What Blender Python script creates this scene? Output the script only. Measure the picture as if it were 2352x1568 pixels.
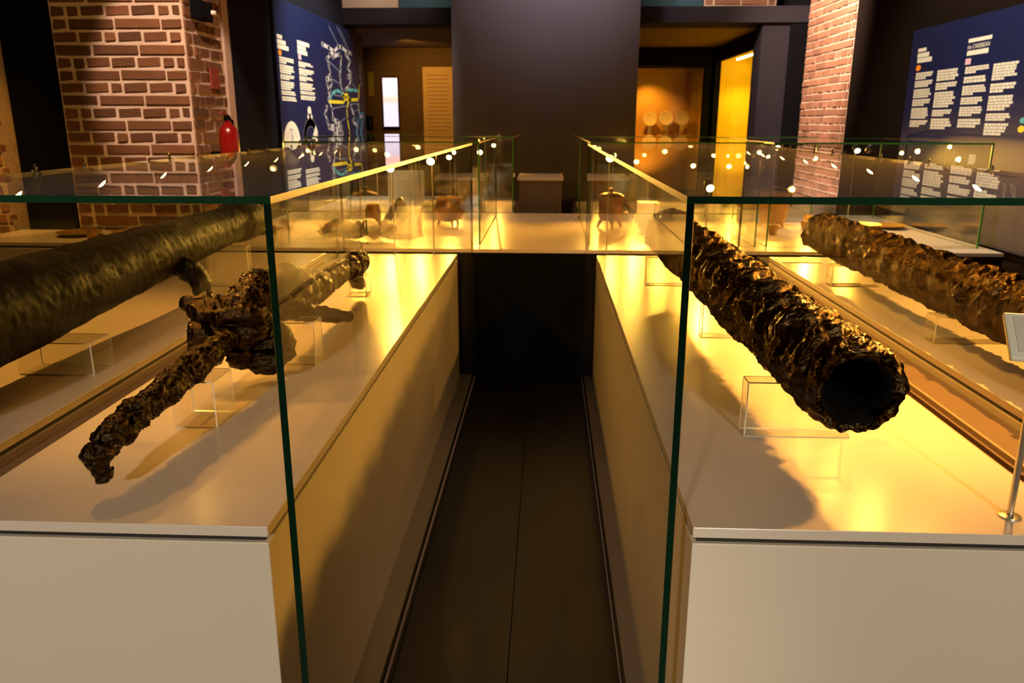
import bpy, bmesh, math, random
from mathutils import Vector, Matrix, noise, Euler

# ------------------------------------------------------------------ scene, camera, light
for o in list(bpy.data.objects):
    bpy.data.objects.remove(o)
SC = bpy.context.scene
C = SC.collection
random.seed(11)

cam_d = bpy.data.cameras.new('camera')
cam = bpy.data.objects.new('camera', cam_d)
C.objects.link(cam)
cam.location = (0, 0, 1.552)
PITCH, YAW, ROLL = .2708, .0449, .0013
cam.matrix_world = (Matrix.Translation((0, 0, 1.552)) @ Matrix.Rotation(YAW, 4, 'Z')
                    @ Matrix.Rotation(math.pi / 2 - PITCH, 4, 'X') @ Matrix.Rotation(ROLL, 4, 'Z'))
cam_d.sensor_width = 36.0
cam_d.lens = 36.0 * 1812.3 / 2352
cam_d.clip_start = .02
cam_d.dof.use_dof = True
cam_d.dof.focus_distance = 1.75
cam_d.dof.aperture_fstop = 6.3
SC.camera = cam

W = bpy.data.worlds.new('World')
SC.world = W
W.use_nodes = True
W.node_tree.nodes['Background'].inputs[0].default_value = (.5, .55, .75, 1)
W.node_tree.nodes['Background'].inputs[1].default_value = .012

SC.view_settings.view_transform = 'Standard'
SC.view_settings.look = 'None'
SC.view_settings.exposure = 1.6
SC.view_settings.gamma = 1.0
SC.view_settings.use_curve_mapping = False
SC.cycles.use_denoising = True
SC.cycles.transparent_max_bounces = 32
SC.cycles.adaptive_threshold = .02
SC.cycles.max_bounces = 6
SC.cycles.diffuse_bounces = 2
SC.cycles.glossy_bounces = 3
SC.cycles.caustics_reflective = False
SC.cycles.caustics_refractive = False
SC.cycles.sample_clamp_indirect = 6.0

AMBER = (1.0, .47, .07)
WARM = (1.0, .74, .5)
NEUTRAL = (1.0, .84, .69)
COOL = (.86, .9, 1.0)


def spot(name, loc, aim, watt, col, size=60, blend=.6, radius=.04, parent=None):
    d = bpy.data.lights.new(name, 'SPOT')
    d.energy = watt
    d.color = col
    d.spot_size = math.radians(size)
    d.spot_blend = blend
    d.shadow_soft_size = radius
    o = bpy.data.objects.new(name, d)
    C.objects.link(o)
    o.location = loc
    o.rotation_euler = (Vector(aim) - Vector(loc)).to_track_quat('-Z', 'Y').to_euler()
    return o


# unseen spots over the hall: track lamps, with added fill among them
spot('unseen_spot', (-1.3, -3.2, 2.5), (-.70, 1.3, .50), 250, NEUTRAL, 30, .9, .12)  # added fill from behind the camera, hung well below the ceiling
spot('unseen_spot', (1.4, -3.2, 2.5), (.85, 1.35, .50), 240, NEUTRAL, 30, .9, .12)  # matching added fill for the right case front
spot('unseen_spot', (-1.35, 3.2, 3.75), (-2.33, 5.2, 2.0), 180, (1.0, .70, .52), 21, .3, .05)
spot('unseen_spot', (-2.3, 3.0, 3.75), (-2.85, 5.2, 1.8), 20, (1.0, .58, .16), 60, .9, .05)
spot('unseen_spot', (-3.0, 3.9, 3.75), (-3.75, 5.2, 1.0), 90, AMBER, 26, .8, .05)
spot('unseen_spot', (1.3, 7.4, 3.75), (2.8, 8.6, 2.4), 360, (1.0, .70, .52), 60, .8, .05)
spot('unseen_spot', (-.5, 7.2, 3.75), (-2.3, 8.1, 1.75), 220, NEUTRAL, 64, .7, .05)
spot('unseen_spot', (1.1, 4.6, 3.75), (2.8, 5.6, 1.75), 160, NEUTRAL, 66, .7, .05)
spot('unseen_spot', (.2, 6.9, 3.85), (.1, 8.5, 3.4), 70, (1.0, .88, .95), 85, 1.0, .1)
spot('unseen_spot', (0.3, 5.4, 3.8), (-.05, 6.9, .9), 22, WARM, 30, .3, .05)
spot('unseen_spot', (-1.4, 8.6, 3.75), (-1.9, 9.7, 2.9), 26, WARM, 80, .9, .05)
spot('unseen_spot', (1.7, 8.6, 3.75), (1.9, 9.7, 2.9), 26, WARM, 80, .9, .05)
spot('unseen_spot', (2.5, 2.2, 3.75), (1.75, 2.4, .8), 330, AMBER, 44, .8, .03)  # added amber light for the right open plinth
spot('unseen_spot', (2.4, 3.4, 3.75), (1.7, 4.0, .8), 190, AMBER, 36, .8, .03)  # added amber light for the far half of that plinth
spot('unseen_spot', (-2.4, 2.6, 3.75), (-1.75, 2.5, .8), 110, AMBER, 44, .8, .03)  # added amber light for the left open plinth
spot('unseen_spot', (-2.8, 4.3, 3.75), (-2.9, 4.85, .86), 45, AMBER, 26, .6, .05)  # added amber light for the low plinth by the pillar


# ------------------------------------------------------------------ materials
MATS = {}


def nodes_of(name):
    m = bpy.data.materials.new(name)
    m.use_nodes = True
    nt = m.node_tree
    return m, nt, nt.nodes, nt.links


def mat(name, col, rough=.6, metal=0.0, spec=.5, var=.0, scale=6.0, bump=0.0, bscale=60.0, coat=0.0, rvar=0.0, objvar=0.0, bdist=.01, stretch=None):
    m, nt, N, L = nodes_of(name)
    b = N['Principled BSDF']
    b.inputs['Base Color'].default_value = (*col, 1)
    b.inputs['Roughness'].default_value = rough
    b.inputs['Metallic'].default_value = metal
    b.inputs['Specular IOR Level'].default_value = spec
    b.inputs['Coat Weight'].default_value = coat
    tc = N.new('ShaderNodeTexCoord')
    vec = tc.outputs['Object']
    if stretch:
        mp = N.new('ShaderNodeMapping')
        mp.inputs['Scale'].default_value = stretch
        L.new(vec, mp.inputs['Vector'])
        vec = mp.outputs['Vector']
    nz = N.new('ShaderNodeTexNoise')
    nz.inputs['Scale'].default_value = scale
    nz.inputs['Detail'].default_value = 5
    L.new(vec, nz.inputs['Vector'])
    out = None
    if var:
        r = N.new('ShaderNodeMapRange')
        r.inputs['To Min'].default_value = 1 - var
        r.inputs['To Max'].default_value = 1 + var
        L.new(nz.outputs['Fac'], r.inputs['Value'])
        mx = N.new('ShaderNodeVectorMath')
        mx.operation = 'SCALE'
        mx.inputs[0].default_value = col
        L.new(r.outputs[0], mx.inputs['Scale'])
        out = mx.outputs[0]
    if objvar:
        oi = N.new('ShaderNodeObjectInfo')
        r2 = N.new('ShaderNodeMapRange')
        r2.inputs['To Min'].default_value = 1 - objvar
        r2.inputs['To Max'].default_value = 1 + objvar
        L.new(oi.outputs['Random'], r2.inputs['Value'])
        m2 = N.new('ShaderNodeVectorMath')
        m2.operation = 'SCALE'
        if out:
            L.new(out, m2.inputs[0])
        else:
            m2.inputs[0].default_value = col
        L.new(r2.outputs[0], m2.inputs['Scale'])
        out = m2.outputs[0]
    if out:
        L.new(out, b.inputs['Base Color'])
    if rvar:
        r3 = N.new('ShaderNodeMapRange')
        r3.inputs['To Min'].default_value = max(.03, rough - rvar)
        r3.inputs['To Max'].default_value = min(1, rough + rvar)
        L.new(nz.outputs['Fac'], r3.inputs['Value'])
        L.new(r3.outputs[0], b.inputs['Roughness'])
    if bump:
        nb = N.new('ShaderNodeTexNoise')
        nb.inputs['Scale'].default_value = bscale
        nb.inputs['Detail'].default_value = 6
        L.new(vec, nb.inputs['Vector'])
        bp = N.new('ShaderNodeBump')
        bp.inputs['Strength'].default_value = bump
        bp.inputs['Distance'].default_value = bdist
        L.new(nb.outputs['Fac'], bp.inputs['Height'])
        L.new(bp.outputs['Normal'], b.inputs['Normal'])
    MATS[name] = m
    return m


def emis(name, col, strength):
    m, nt, N, L = nodes_of(name)
    b = N['Principled BSDF']
    b.inputs['Base Color'].default_value = (*col, 1)
    b.inputs['Emission Color'].default_value = (*col, 1)
    b.inputs['Emission Strength'].default_value = strength
    m.cycles.emission_sampling = 'NONE'
    MATS[name] = m
    return m


def clear(name, tint, ior, gloss=(1, 1, 1), rough=0.0, haze=0.0):
    """thin clear sheet: lets light pass straight, mirrors by the Fresnel angle on its outer faces"""
    m, nt, N, L = nodes_of(name)
    N.remove(N['Principled BSDF'])
    out = N['Material Output']
    tr = N.new('ShaderNodeBsdfTransparent')
    tr.inputs[0].default_value = (*tint, 1)
    gl = N.new('ShaderNodeBsdfGlossy')
    gl.inputs['Color'].default_value = (*gloss, 1)
    gl.inputs['Roughness'].default_value = rough
    fr = N.new('ShaderNodeFresnel')
    fr.inputs['IOR'].default_value = ior
    geo = N.new('ShaderNodeNewGeometry')
    inv = N.new('ShaderNodeMath')
    inv.operation = 'SUBTRACT'
    inv.inputs[0].default_value = 1
    L.new(geo.outputs['Backfacing'], inv.inputs[1])
    mu = N.new('ShaderNodeMath')
    mu.operation = 'MULTIPLY'
    L.new(fr.outputs[0], mu.inputs[0])
    L.new(inv.outputs[0], mu.inputs[1])
    mx = N.new('ShaderNodeMixShader')
    L.new(mu.outputs[0], mx.inputs[0])
    L.new(tr.outputs[0], mx.inputs[1])
    L.new(gl.outputs[0], mx.inputs[2])
    final = mx.outputs[0]
    if haze:
        # added diffuse film imitating haze on the glass and light caught in acrylic
        df = N.new('ShaderNodeBsdfDiffuse')
        tl = N.new('ShaderNodeBsdfTranslucent')
        m1 = N.new('ShaderNodeMixShader')
        L.new(df.outputs[0], m1.inputs[1])
        L.new(tl.outputs[0], m1.inputs[2])
        m2 = N.new('ShaderNodeMixShader')
        m2.inputs[0].default_value = haze
        L.new(final, m2.inputs[1])
        L.new(m1.outputs[0], m2.inputs[2])
        final = m2.outputs[0]
    L.new(final, out.inputs['Surface'])
    MATS[name] = m
    return m


mat('laminate', (.66, .55, .49), .25, var=.05, scale=3, bump=.02, bscale=300, bdist=.002)
mat('laminate_side', (.66, .56, .48), .5, var=.06, scale=2)
mat('gap', (.010, .008, .007), .7)  # near-black stands in for the shade in the recess under the top
mat('channel', (.22, .13, .085), .5, var=.15, scale=8)  # shade of the gap between plinths put into this brown
mat('channel_lip', (.42, .30, .2), .4)
mat('base', (.34, .28, .25), .5, var=.1)
clear('glass', (.975, .985, .955), 1.5)
clear('glass_clear', (.98, .985, .96), 1.1)
mat('glass_edge_far_lit', (.05, .20, .03), .2, spec=.5)  # brighter green: light on the far case edges put into the colour
mat('box_grey', (.13, .09, .07), .6)
mat('glass_edge', (.008, .044, .017), .15, spec=.4, var=.2, scale=4)
mat('glass_edge_post', (.0025, .014, .006), .15, spec=.4, var=.2, scale=4)
mat('glass_edge_amber_lit', (.62, .44, .19), .25, spec=.6, var=.35, scale=9)  # amber lamp light along the side edges put into the colour
clear('acrylic', (.95, .93, .88), 1.6, haze=.11)
clear('glass_top', (.975, .985, .955), 1.5, haze=.2)
mat('acrylic_edge', (.85, .78, .62), .2, spec=.8)  # pale bevels stand in for light gathered along the block edges
mat('crust', (.034, .022, .011), .19, metal=1.0, spec=.6, var=.5, scale=22, bump=.7, bscale=110, rvar=.12, bdist=.008)
mat('wrap', (.060, .037, .015), .21, metal=1.0, spec=.7, var=.5, scale=10, bump=.7, bscale=46, rvar=.10, bdist=.010, stretch=(.7, 4.5, .7))
mat('bore', (.006, .004, .003), .9, spec=.1)
mat('dull_iron', (.006, .0042, .0035), .5, metal=0, spec=.08, var=.5, scale=9, bump=.3, bscale=40, rvar=.12)
mat('brick', (.15, .058, .020), .85, var=.35, scale=14, bump=.5, bscale=70, objvar=.35)
mat('brick_lit', (.36, .17, .10), .85, var=.35, scale=14, bump=.5, bscale=70, objvar=.25)  # paler brick: the wash of lamp light put into the colour
mat('mortar', (.66, .48, .36), .92, var=.25, scale=9, bump=.5, bscale=80)
mat('plaster', (.52, .38, .30), .9, var=.1)
mat('dark_wall', (.010, .010, .014), .95, spec=.1, var=.2)
mat('navy_wall', (.008, .009, .016), .95, spec=.1, var=.2)
mat('brown_wall', (.009, .005, .003), .95, spec=.1, var=.2)
mat('soffit', (.10, .055, .015), .8, var=.1)
mat('niche', (.06, .033, .012), .8, var=.2)
mat('slab', (.085, .075, .085), .75, var=.08, scale=2)
mat('black', (.003, .003, .004), .95, spec=.08)
mat('beam', (.020, .018, .025), .9, spec=.15, var=.1)
mat('floor', (.004, .004, .005), .55, spec=.2, var=.35, scale=5)
mat('subfloor', (.002, .002, .002), .9)
mat('ceiling', (.02, .02, .025), .9)
mat('panel_blue', (.005, .011, .058), .45, var=.12, scale=1.5)
mat('text', (.78, .76, .60), .6)
mat('orange_print', (.95, .30, .01), .6)
mat('pink_print', (.85, .48, .55), .6)
mat('grey_print', (.5, .5, .52), .6)
mat('thin_print', (.12, .15, .22), .6)
mat('yellow_print', (.85, .68, .03), .6)
mat('teal_print', (.10, .42, .42), .6)
mat('blue_print', (.05, .17, .30), .6)
mat('amber_wall', (.62, .34, .07), .8, var=.12, scale=3)
mat('yellow_wall', (.88, .58, .01), .7, var=.05)
mat('gold', (.60, .36, .08), .35, metal=.75, var=.3, scale=10)
mat('bronze', (.36, .19, .05), .4, metal=.6, var=.4, scale=9)
mat('ceramic', (.66, .50, .27), .4, var=.15)
mat('white_card', (.82, .78, .70), .5)
mat('steel', (.55, .50, .42), .3, metal=.8)
mat('lamp_body', (.03, .03, .03), .4, metal=.5)
mat('red', (.24, .005, .003), .25, coat=.6)
mat('red_dark', (.25, .03, .015), .6)
mat('poster', (.42, .29, .15), .7, var=.15, scale=4)
mat('poster_print', (.20, .12, .06), .7)
mat('olive', (.16, .14, .02), .6)
mat('teal_wall', (.01, .06, .10), .7)
mat('white_plastic', (.7, .65, .6), .4)
emis('lens', (1.0, .66, .22), 14.0)
emis('led', (1.0, .85, .25), 9.0)
# a screen whose picture runs from a pinkish sky to a pale glow
m_, nt_, N_, L_ = nodes_of('screen')
b_ = N_['Principled BSDF']
tc_ = N_.new('ShaderNodeTexCoord')
sp_ = N_.new('ShaderNodeSeparateXYZ')
L_.new(tc_.outputs['Generated'], sp_.inputs[0])
rp_ = N_.new('ShaderNodeValToRGB')
e_ = rp_.color_ramp.elements
e_[0].position = 0
e_[0].color = (.42, .34, .40, 1)
e_[1].position = 1
e_[1].color = (.62, .40, .42, 1)
for p_, c_ in ((.42, (.40, .34, .42, 1)), (.55, (.62, .30, .22, 1)), (.75, (.66, .44, .46, 1))):
    k_ = rp_.color_ramp.elements.new(p_)
    k_.color = c_
L_.new(sp_.outputs['Z'], rp_.inputs[0])
L_.new(rp_.outputs[0], b_.inputs['Emission Color'])
b_.inputs['Emission Strength'].default_value = .9
b_.inputs['Base Color'].default_value = (.02, .02, .02, 1)
MATS['screen'] = m_


# ------------------------------------------------------------------ mesh helpers
class MB:
    def __init__(self):
        self.v, self.f, self.m = [], [], []

    def box(self, x0, x1, y0, y1, z0, z1, mi=0, jit=0.0):
        b = len(self.v)
        for z in (z0, z1):
            for x, y in ((x0, y0), (x1, y0), (x1, y1), (x0, y1)):
                self.v.append((x + random.uniform(-jit, jit), y + random.uniform(-jit, jit), z + random.uniform(-jit, jit)))
        for q in ((3, 2, 1, 0), (4, 5, 6, 7), (0, 1, 5, 4), (1, 2, 6, 5), (2, 3, 7, 6), (3, 0, 4, 7)):
            self.f.append(tuple(b + i for i in q))
            self.m.append(mi)
        return self

    def quad(self, pts, mi=0):
        b = len(self.v)
        self.v += [tuple(p) for p in pts]
        self.f.append(tuple(range(b, b + len(pts))))
        self.m.append(mi)
        return self

    def tube(self, pts, rad, n=12, cap=True, mi=0):
        pts = [Vector(p) for p in pts]
        if not hasattr(rad, '__len__'):
            rad = [rad] * len(pts)
        b = len(self.v)
        up = Vector((0, 0, 1))
        for i, p in enumerate(pts):
            d = (pts[min(i + 1, len(pts) - 1)] - pts[max(i - 1, 0)]).normalized()
            a = d.cross(up)
            if a.length < 1e-3:
                a = d.cross(Vector((1, 0, 0)))
            a.normalize()
            c = d.cross(a)
            for k in range(n):
                t = 2 * math.pi * k / n
                self.v.append(tuple(p + (a * math.cos(t) + c * math.sin(t)) * rad[i]))
        for i in range(len(pts) - 1):
            for k in range(n):
                k2 = (k + 1) % n
                self.f.append((b + i * n + k, b + i * n + k2, b + (i + 1) * n + k2, b + (i + 1) * n + k))
                self.m.append(mi)
        if cap:
            self.f.append(tuple(b + k for k in reversed(range(n))))
            self.m.append(mi)
            e = b + (len(pts) - 1) * n
            self.f.append(tuple(e + k for k in range(n)))
            self.m.append(mi)
        return self

    def lathe(self, prof, n=28, c=(0, 0, 0), mi=0):
        """profile of (radius, z), turned about a vertical axis at c"""
        b = len(self.v)
        for r, z in prof:
            for k in range(n):
                t = 2 * math.pi * k / n
                self.v.append((c[0] + r * math.cos(t), c[1] + r * math.sin(t), c[2] + z))
        for i in range(len(prof) - 1):
            for k in range(n):
                k2 = (k + 1) % n
                self.f.append((b + i * n + k, b + i * n + k2, b + (i + 1) * n + k2, b + (i + 1) * n + k))
                self.m.append(mi)
        for i, rev in ((0, True), (len(prof) - 1, False)):
            if prof[i][0] > 1e-4:
                idx = [b + i * n + k for k in range(n)]
                self.f.append(tuple(reversed(idx)) if rev else tuple(idx))
                self.m.append(mi)
        return self

    def mesh(self, name, mats):
        me = bpy.data.meshes.new(name)
        me.from_pydata(self.v, [], self.f)
        for k in (mats if isinstance(mats, (list, tuple)) else [mats]):
            me.materials.append(MATS[k])
        if any(self.m):
            me.polygons.foreach_set('material_index', self.m)
        me.update()
        return me

    def build(self, name, mats, parent=None, smooth=False, bevel=0.0, loc=None):
        me = self.mesh(name, mats)
        if smooth:
            me.polygons.foreach_set('use_smooth', [True] * len(me.polygons))
            me.set_sharp_from_angle(angle=math.radians(38))
        o = bpy.data.objects.new(name, me)
        C.objects.link(o)
        if loc:
            o.location = loc
        if parent:
            o.parent = parent
            if not loc:
                # vertices are given in world space, parents are Empties at the thing's base
                o.location = -ROOT.get(parent.name, Vector((0, 0, 0)))
        if bevel:
            bv = o.modifiers.new('bevel', 'BEVEL')
            bv.width = bevel
            bv.segments = 2
            bv.limit_method = 'ANGLE'
        return o


ROOT = {}


def tag(o, label, cat=None, group=None, kind=None):
    o['label'] = label
    if cat:
        o['category'] = cat
    if group:
        o['group'] = group
    if kind:
        o['kind'] = kind
    return o


def thing(name, loc, label, cat, group=None, kind=None):
    o = bpy.data.objects.new(name, None)
    C.objects.link(o)
    o.empty_display_size = .05
    o.location = loc
    ROOT[o.name] = Vector(loc)
    return tag(o, label, cat, group, kind)


def struct(name, mb, m, label, cat='wall', bevel=0.0):
    o = mb.build(name, m, bevel=bevel)
    return tag(o, label, cat, kind='structure')


def at_parent(o, parent):
    """parent a mesh whose vertices are in world space to a meshed part of a thing"""
    o.parent = parent
    o.location = (0, 0, 0)
    return o


# ------------------------------------------------------------------ the room shell
fl = struct('floor', MB().box(-5, 5, -4, 14, -.06, -.012), 'subfloor', 'black wooden floor running down the aisle between the cases', 'floor')
bw = .333
x = -.1 - bw * 14
while x < 4.6:
    MB().box(x + .0015, x + bw - .0015, -4, 13.9, -.012, 0).build('floor_board', 'floor', fl)
    x += bw
struct('ceiling', MB().box(-5, 5, -4, 14, 4.0, 4.1), 'ceiling', 'dark ceiling high above the display cases', 'ceiling')
struct('wall_back', MB().box(-5, 5, 13.4, 13.5, 0, 4), 'black', 'dark end wall of the far niche room', 'wall')
struct('wall_rear', MB().box(-5, 5, -4.1, -4, 0, 4), 'dark_wall', 'dark wall behind the viewer', 'wall')
struct('wall_far_left', MB().box(-5, -4.9, -4, 13.4, 0, 4), 'dark_wall', 'dark outer wall past the left brick pillar', 'wall')
struct('wall_far_right', MB().box(4.9, 5, -4, 13.4, 0, 4), 'dark_wall', 'dark outer wall past the right blue panel', 'wall')
struct('wall_left', MB().box(-2.55, -2.30, 5.91, 9.3, 0, 4), 'navy_wall', 'almost black navy wall beside the left blue map panel', 'wall')
struct('wall_left_recess', MB().box(-3.60, -3.16, 5.35, 5.45, 0, 4), 'black', 'black recess left of the brick pillar', 'wall')
struct('trim_1', MB().box(-2.55, -2.285, 5.80, 5.91, 0, 4), 'plaster', 'pale plaster strip edging the left brick pillar', 'trim')
struct('wall_right', MB().box(2.80, 3.05, 2.2, 7.88, 0, 4), 'brown_wall', 'very dark brown wall carrying the right blue panel', 'wall')
struct('wall_right_gap', MB().box(2.62, 3.0, 9.32, 9.68, 0, 4), 'black', 'black gap between right brick pillar and grey portal post', 'wall')
struct('wall_portal_post', MB().box(2.32, 2.62, 9.35, 9.70, 0, 2.6), 'beam', 'dark grey post right of the bright yellow showcase', 'wall', bevel=.004)
struct('trim_2', MB().box(-2.6, 2.82, 9.3, 9.62, 2.6, 2.77), 'beam', 'long dark grey lintel across the far niche room', 'lintel', bevel=.004)
struct('ceiling_far', MB().box(-3.2, 3.2, 9.62, 13.4, 2.58, 2.66), 'soffit', 'low amber soffit of the far room', 'ceiling')
struct('wall_center', MB().box(-1.0, .895, 8.5, 8.72, 0, 4), 'slab', 'tall plain grey partition slab at the aisle end', 'wall', bevel=.004)
struct('wall_upper_beige', MB().box(-2.75, -1.76, 9.75, 9.85, 2.66, 4), 'plaster', 'beige strip of wall above the lintel on the left', 'wall')
struct('wall_upper_blue', MB().box(-1.75, -.9, 9.75, 9.85, 2.66, 4), 'teal_wall', 'dark blue strip of wall above the lintel, left of the slab', 'wall')
struct('wall_upper_teal', MB().box(.9, 1.73, 9.75, 9.85, 2.66, 4), 'teal_wall', 'dark blue strip of wall above the lintel, right of the slab', 'wall')
struct('wall_far_niche', MB().box(-3.2, -1.0, 12.0, 12.1, 0, 2.58), 'niche', 'brown wall of the far left niche with a lit screen', 'wall')
struct('wall_niche_side', MB().box(-3.2, -3.1, 9.62, 12.0, 0, 2.58), 'brown_wall', 'brown side wall of the far left niche', 'wall')

# ------------------------------------------------------------------ brick pillars: every brick a piece
BR = {}


def brick_mesh(w, h, d, key):
    """a worn brick centred on its face, w along local x, d into local +y"""
    k = (round(w, 3), key)
    if k not in BR:
        BR[k] = MB().box(-w / 2, w / 2, 0, d, -h / 2, h / 2, jit=.0035).mesh('brick', 'brick' if key == 'a' else 'brick_lit')
    return BR[k]


def brick_face(root, origin, u, z0, z1, length, course, h, pats, key, out, rot):
    """courses of bricks on one face; u is the unit vector along the face, out the outward normal"""
    rl = ROOT[root.name]
    n = int((z1 - z0) / course)
    for i in range(n):
        pat = pats[i % len(pats)]
        p = -pat[0]
        k = 1
        z = z0 + (i + .5) * course
        while p < length:
            w = pat[1 + (k - 1) % (len(pat) - 1)]
            a, b = max(p, 0), min(p + w, length)
            if b - a > .03:
                ww = round((b - a - .022) / .02) * .02
                o = bpy.data.objects.new('brick', brick_mesh(ww, h, .05, key))
                C.objects.link(o)
                o.parent = root
                c = Vector(origin) + Vector(u) * ((a + b) / 2) + Vector(out) * random.uniform(.006, .014)
                o.location = Vector((c.x, c.y, z + random.uniform(-.002, .002))) - rl
                o.rotation_euler = (0, 0, rot)
            p += w
            k += 1


P = [(.05, .30, .30, .30), (.0, .165, .165, .09, .165, .165, .09), (.19, .30, .30, .30), (.06, .165, .09, .165, .165)]
p1 = thing('brick_pillar', (-2.725, 5.5, 0), 'lit red brick pillar with pale mortar left of the blue map panel', 'pillar', kind='structure')
MB().box(-3.15, -2.30, 5.2, 5.80, 0, 4).build('mortar_core', 'mortar', p1)
brick_face(p1, (-3.15, 5.2, 0), (1, 0, 0), .42, 2.95, .85, .0768, .05, P, 'a', (0, -1, 0), 0)
brick_face(p1, (-2.30, 5.2, 0), (0, 1, 0), .42, 2.95, .58, .0768, .05, P[::-1], 'a', (1, 0, 0), math.pi / 2)
p2 = thing('brick_pillar', (3.1, 8.6, 0), 'pale brick pillar right of the grey portal post', 'pillar', kind='structure')
MB().box(2.80, 3.4, 7.88, 9.30, 0, 4).build('mortar_core', 'mortar', p2)
brick_face(p2, (2.80, 9.30, 0), (0, -1, 0), 1.0, 3.0, 1.42, .0768, .052, P, 'b', (-1, 0, 0), -math.pi / 2)
p3 = thing('brick_pillar', (-4.2, 5.4, 0), 'sliver of amber-lit brick pillar at the far left edge', 'pillar', kind='structure')
MB().box(-4.8, -3.61, 5.2, 5.8, 0, 4).build('mortar_core', 'mortar', p3)
brick_face(p3, (-4.05, 5.2, 0), (1, 0, 0), .42, 2.2, .45, .0768, .05, P, 'b', (0, -1, 0), 0)
p4 = thing('brick_wall', (2.1, 9.8, 2.66), 'strip of pale brick wall above the lintel on the right', 'wall', kind='structure')
MB().box(1.74, 2.55, 9.75, 9.85, 2.66, 4).build('mortar_core', 'mortar', p4)
brick_face(p4, (1.74, 9.75, 0), (1, 0, 0), 2.68, 3.1, .8, .0768, .052, P, 'b', (0, -1, 0), 0)

# ------------------------------------------------------------------ glass display cases
ZP, ZT, TH = .803, 1.437, .012


def pane(root, x0, x1, y0, y1, z0, z1, name='glass_pane', side=('glass_edge',), face='glass'):
    """a sheet of glass: broad faces clear, cut edges green"""
    mb = MB().box(x0, x1, y0, y1, z0, z1)
    d = (x1 - x0, y1 - y0, z1 - z0)
    thin = d.index(min(d))
    ax = [2, 2, 1, 0, 1, 0]
    mb.m = [0 if ax[i] == thin else (2 if (ax[i] == 0 and len(side) > 1) else 1) for i in range(6)]
    return mb.build(name, [face, *side], root)


def plinth(root, x0, x1, y0, y1, z=ZP):
    MB().box(x0, x1, y0, y1, .03, z - .034).build('plinth_body', 'laminate_side', root, bevel=.002)
    MB().box(x0 + .010, x1 - .010, y0 + .010, y1 - .010, z - .034, z - .022).build('shadow_gap', 'gap', root)
    MB().box(x0, x1, y0, y1, z - .022, z).build('plinth_top', 'laminate', root, bevel=.0015)


def case(label, x0, x1, y0, y1, px0, px1, py0, py1):
    r = thing('display_case', ((x0 + x1) / 2, (y0 + y1) / 2, 0), label, 'display case', 'glass display cases along the aisle')
    MB().box(x0, x1, y0, y1, 0, .03).build('base_board', 'base', r)
    plinth(r, px0, px1, py0, py1)
    for a in (x0, x1 - TH):
        pane(r, a, a + TH, y0, y1, .03, ZT - TH, side=('glass_edge_post',), face='glass_clear' if abs(a) > .9 else 'glass')
    for b in (y0, y1 - TH):
        pane(r, x0 + TH + .001, x1 - TH - .001, b, b + TH, .03, ZT - TH, side=('glass_edge_post',))
    pane(r, x0, x1, y0, y1, ZT - TH, ZT, 'glass_top', ('glass_edge', 'glass_edge_amber_lit'), 'glass_top')
    return r


case('long glass case left of the aisle holding the black hilted concretion', -1.235, -.445, 1.262, 4.70, -1.19, -.53, 1.342, 4.60)
case('long glass case right of the aisle holding the hollow wrapped tube', .225, 1.135, 1.305, 4.70, .287, 1.035, 1.379, 4.60)


def open_plinth(label, x0, x1, y0, y1, z=ZP):
    r = thing('display_plinth', ((x0 + x1) / 2, (y0 + y1) / 2, 0), label, 'plinth', 'open plinths beside the cases')
    MB().box(x0 + .01, x1 - .01, y0 + .01, y1 - .01, 0, .03).build('base_board', 'base', r)
    plinth(r, x0, x1, y0, y1, z)
    return r


open_plinth('white plinth under the large smooth cannon at far left', -2.12, -1.315, 1.0, 4.60)
open_plinth('bright white plinth under the second wrapped tube at far right', 1.285, 2.15, 1.0, 4.60)
open_plinth('added low white plinth with gold dishes against the left brick pillar', -3.5, -2.35, 4.55, 5.12, .86)  # added for an amber glow behind the left glass
for s, (a, b, gx, label) in enumerate(((-1.313, -1.237, -1.262, 'brown board standing in for the shaded gap along the outer glass of the left case'), (1.137, 1.283, 1.15, 'brown board standing in for the shaded gap along the outer glass of the right case'))):
    r = thing('gap_filler', ((a + b) / 2, 2.9, 0), label, 'channel', 'brown boards in the shaded gaps outside the cases')
    MB().box(a, b, 1.262, 4.6, 0, .745).build('channel_board', 'channel', r)
    MB().box(gx, gx + .010, 1.262, 4.6, .745, .757).build('channel_lip', 'channel_lip', r)
for k, (a, b, label) in enumerate(((-1.222, -1.191, 'inner brown filler strip in the left case'), (1.036, 1.122, 'inner brown filler strip in the right case'))):
    tag(MB().box(a, b, 1.40, 4.6, .031, .742).build('filler_strip', 'channel'), label, 'filler strip', 'filler strips inside the cases')

# the wide table across the end of the aisle, black front, pale top
r = thing('cross_table', (.1, 5.7, 0), 'wide pale-topped table with black front closing the aisle', 'table')
MB().box(-2.2, 2.72, 4.80, 6.8, 0, ZP - .022).build('table_body', 'black', r)
MB().box(-2.2, 2.72, 4.80, 6.8, ZP - .022, ZP).build('table_top', 'laminate', r, bevel=.0015)


def small_case(label, x0, x1, y0, y1, z0, z1):
    r = thing('glass_case', ((x0 + x1) / 2, (y0 + y1) / 2, z0), label, 'glass case', 'glass cases standing on the far table')
    for a in (x0, x1 - .01):
        pane(r, a, a + .01, y0, y1, z0, z1 - .01, side=('glass_edge_far_lit',))
    for b in (y0, y1 - .01):
        pane(r, x0 + .011, x1 - .011, b, b + .01, z0, z1 - .01, side=('glass_edge_far_lit',))
    pane(r, x0, x1, y0, y1, z1 - .01, z1, 'glass_top', ('glass_edge_far_lit', 'glass_edge_amber_lit'))
    return r


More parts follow.
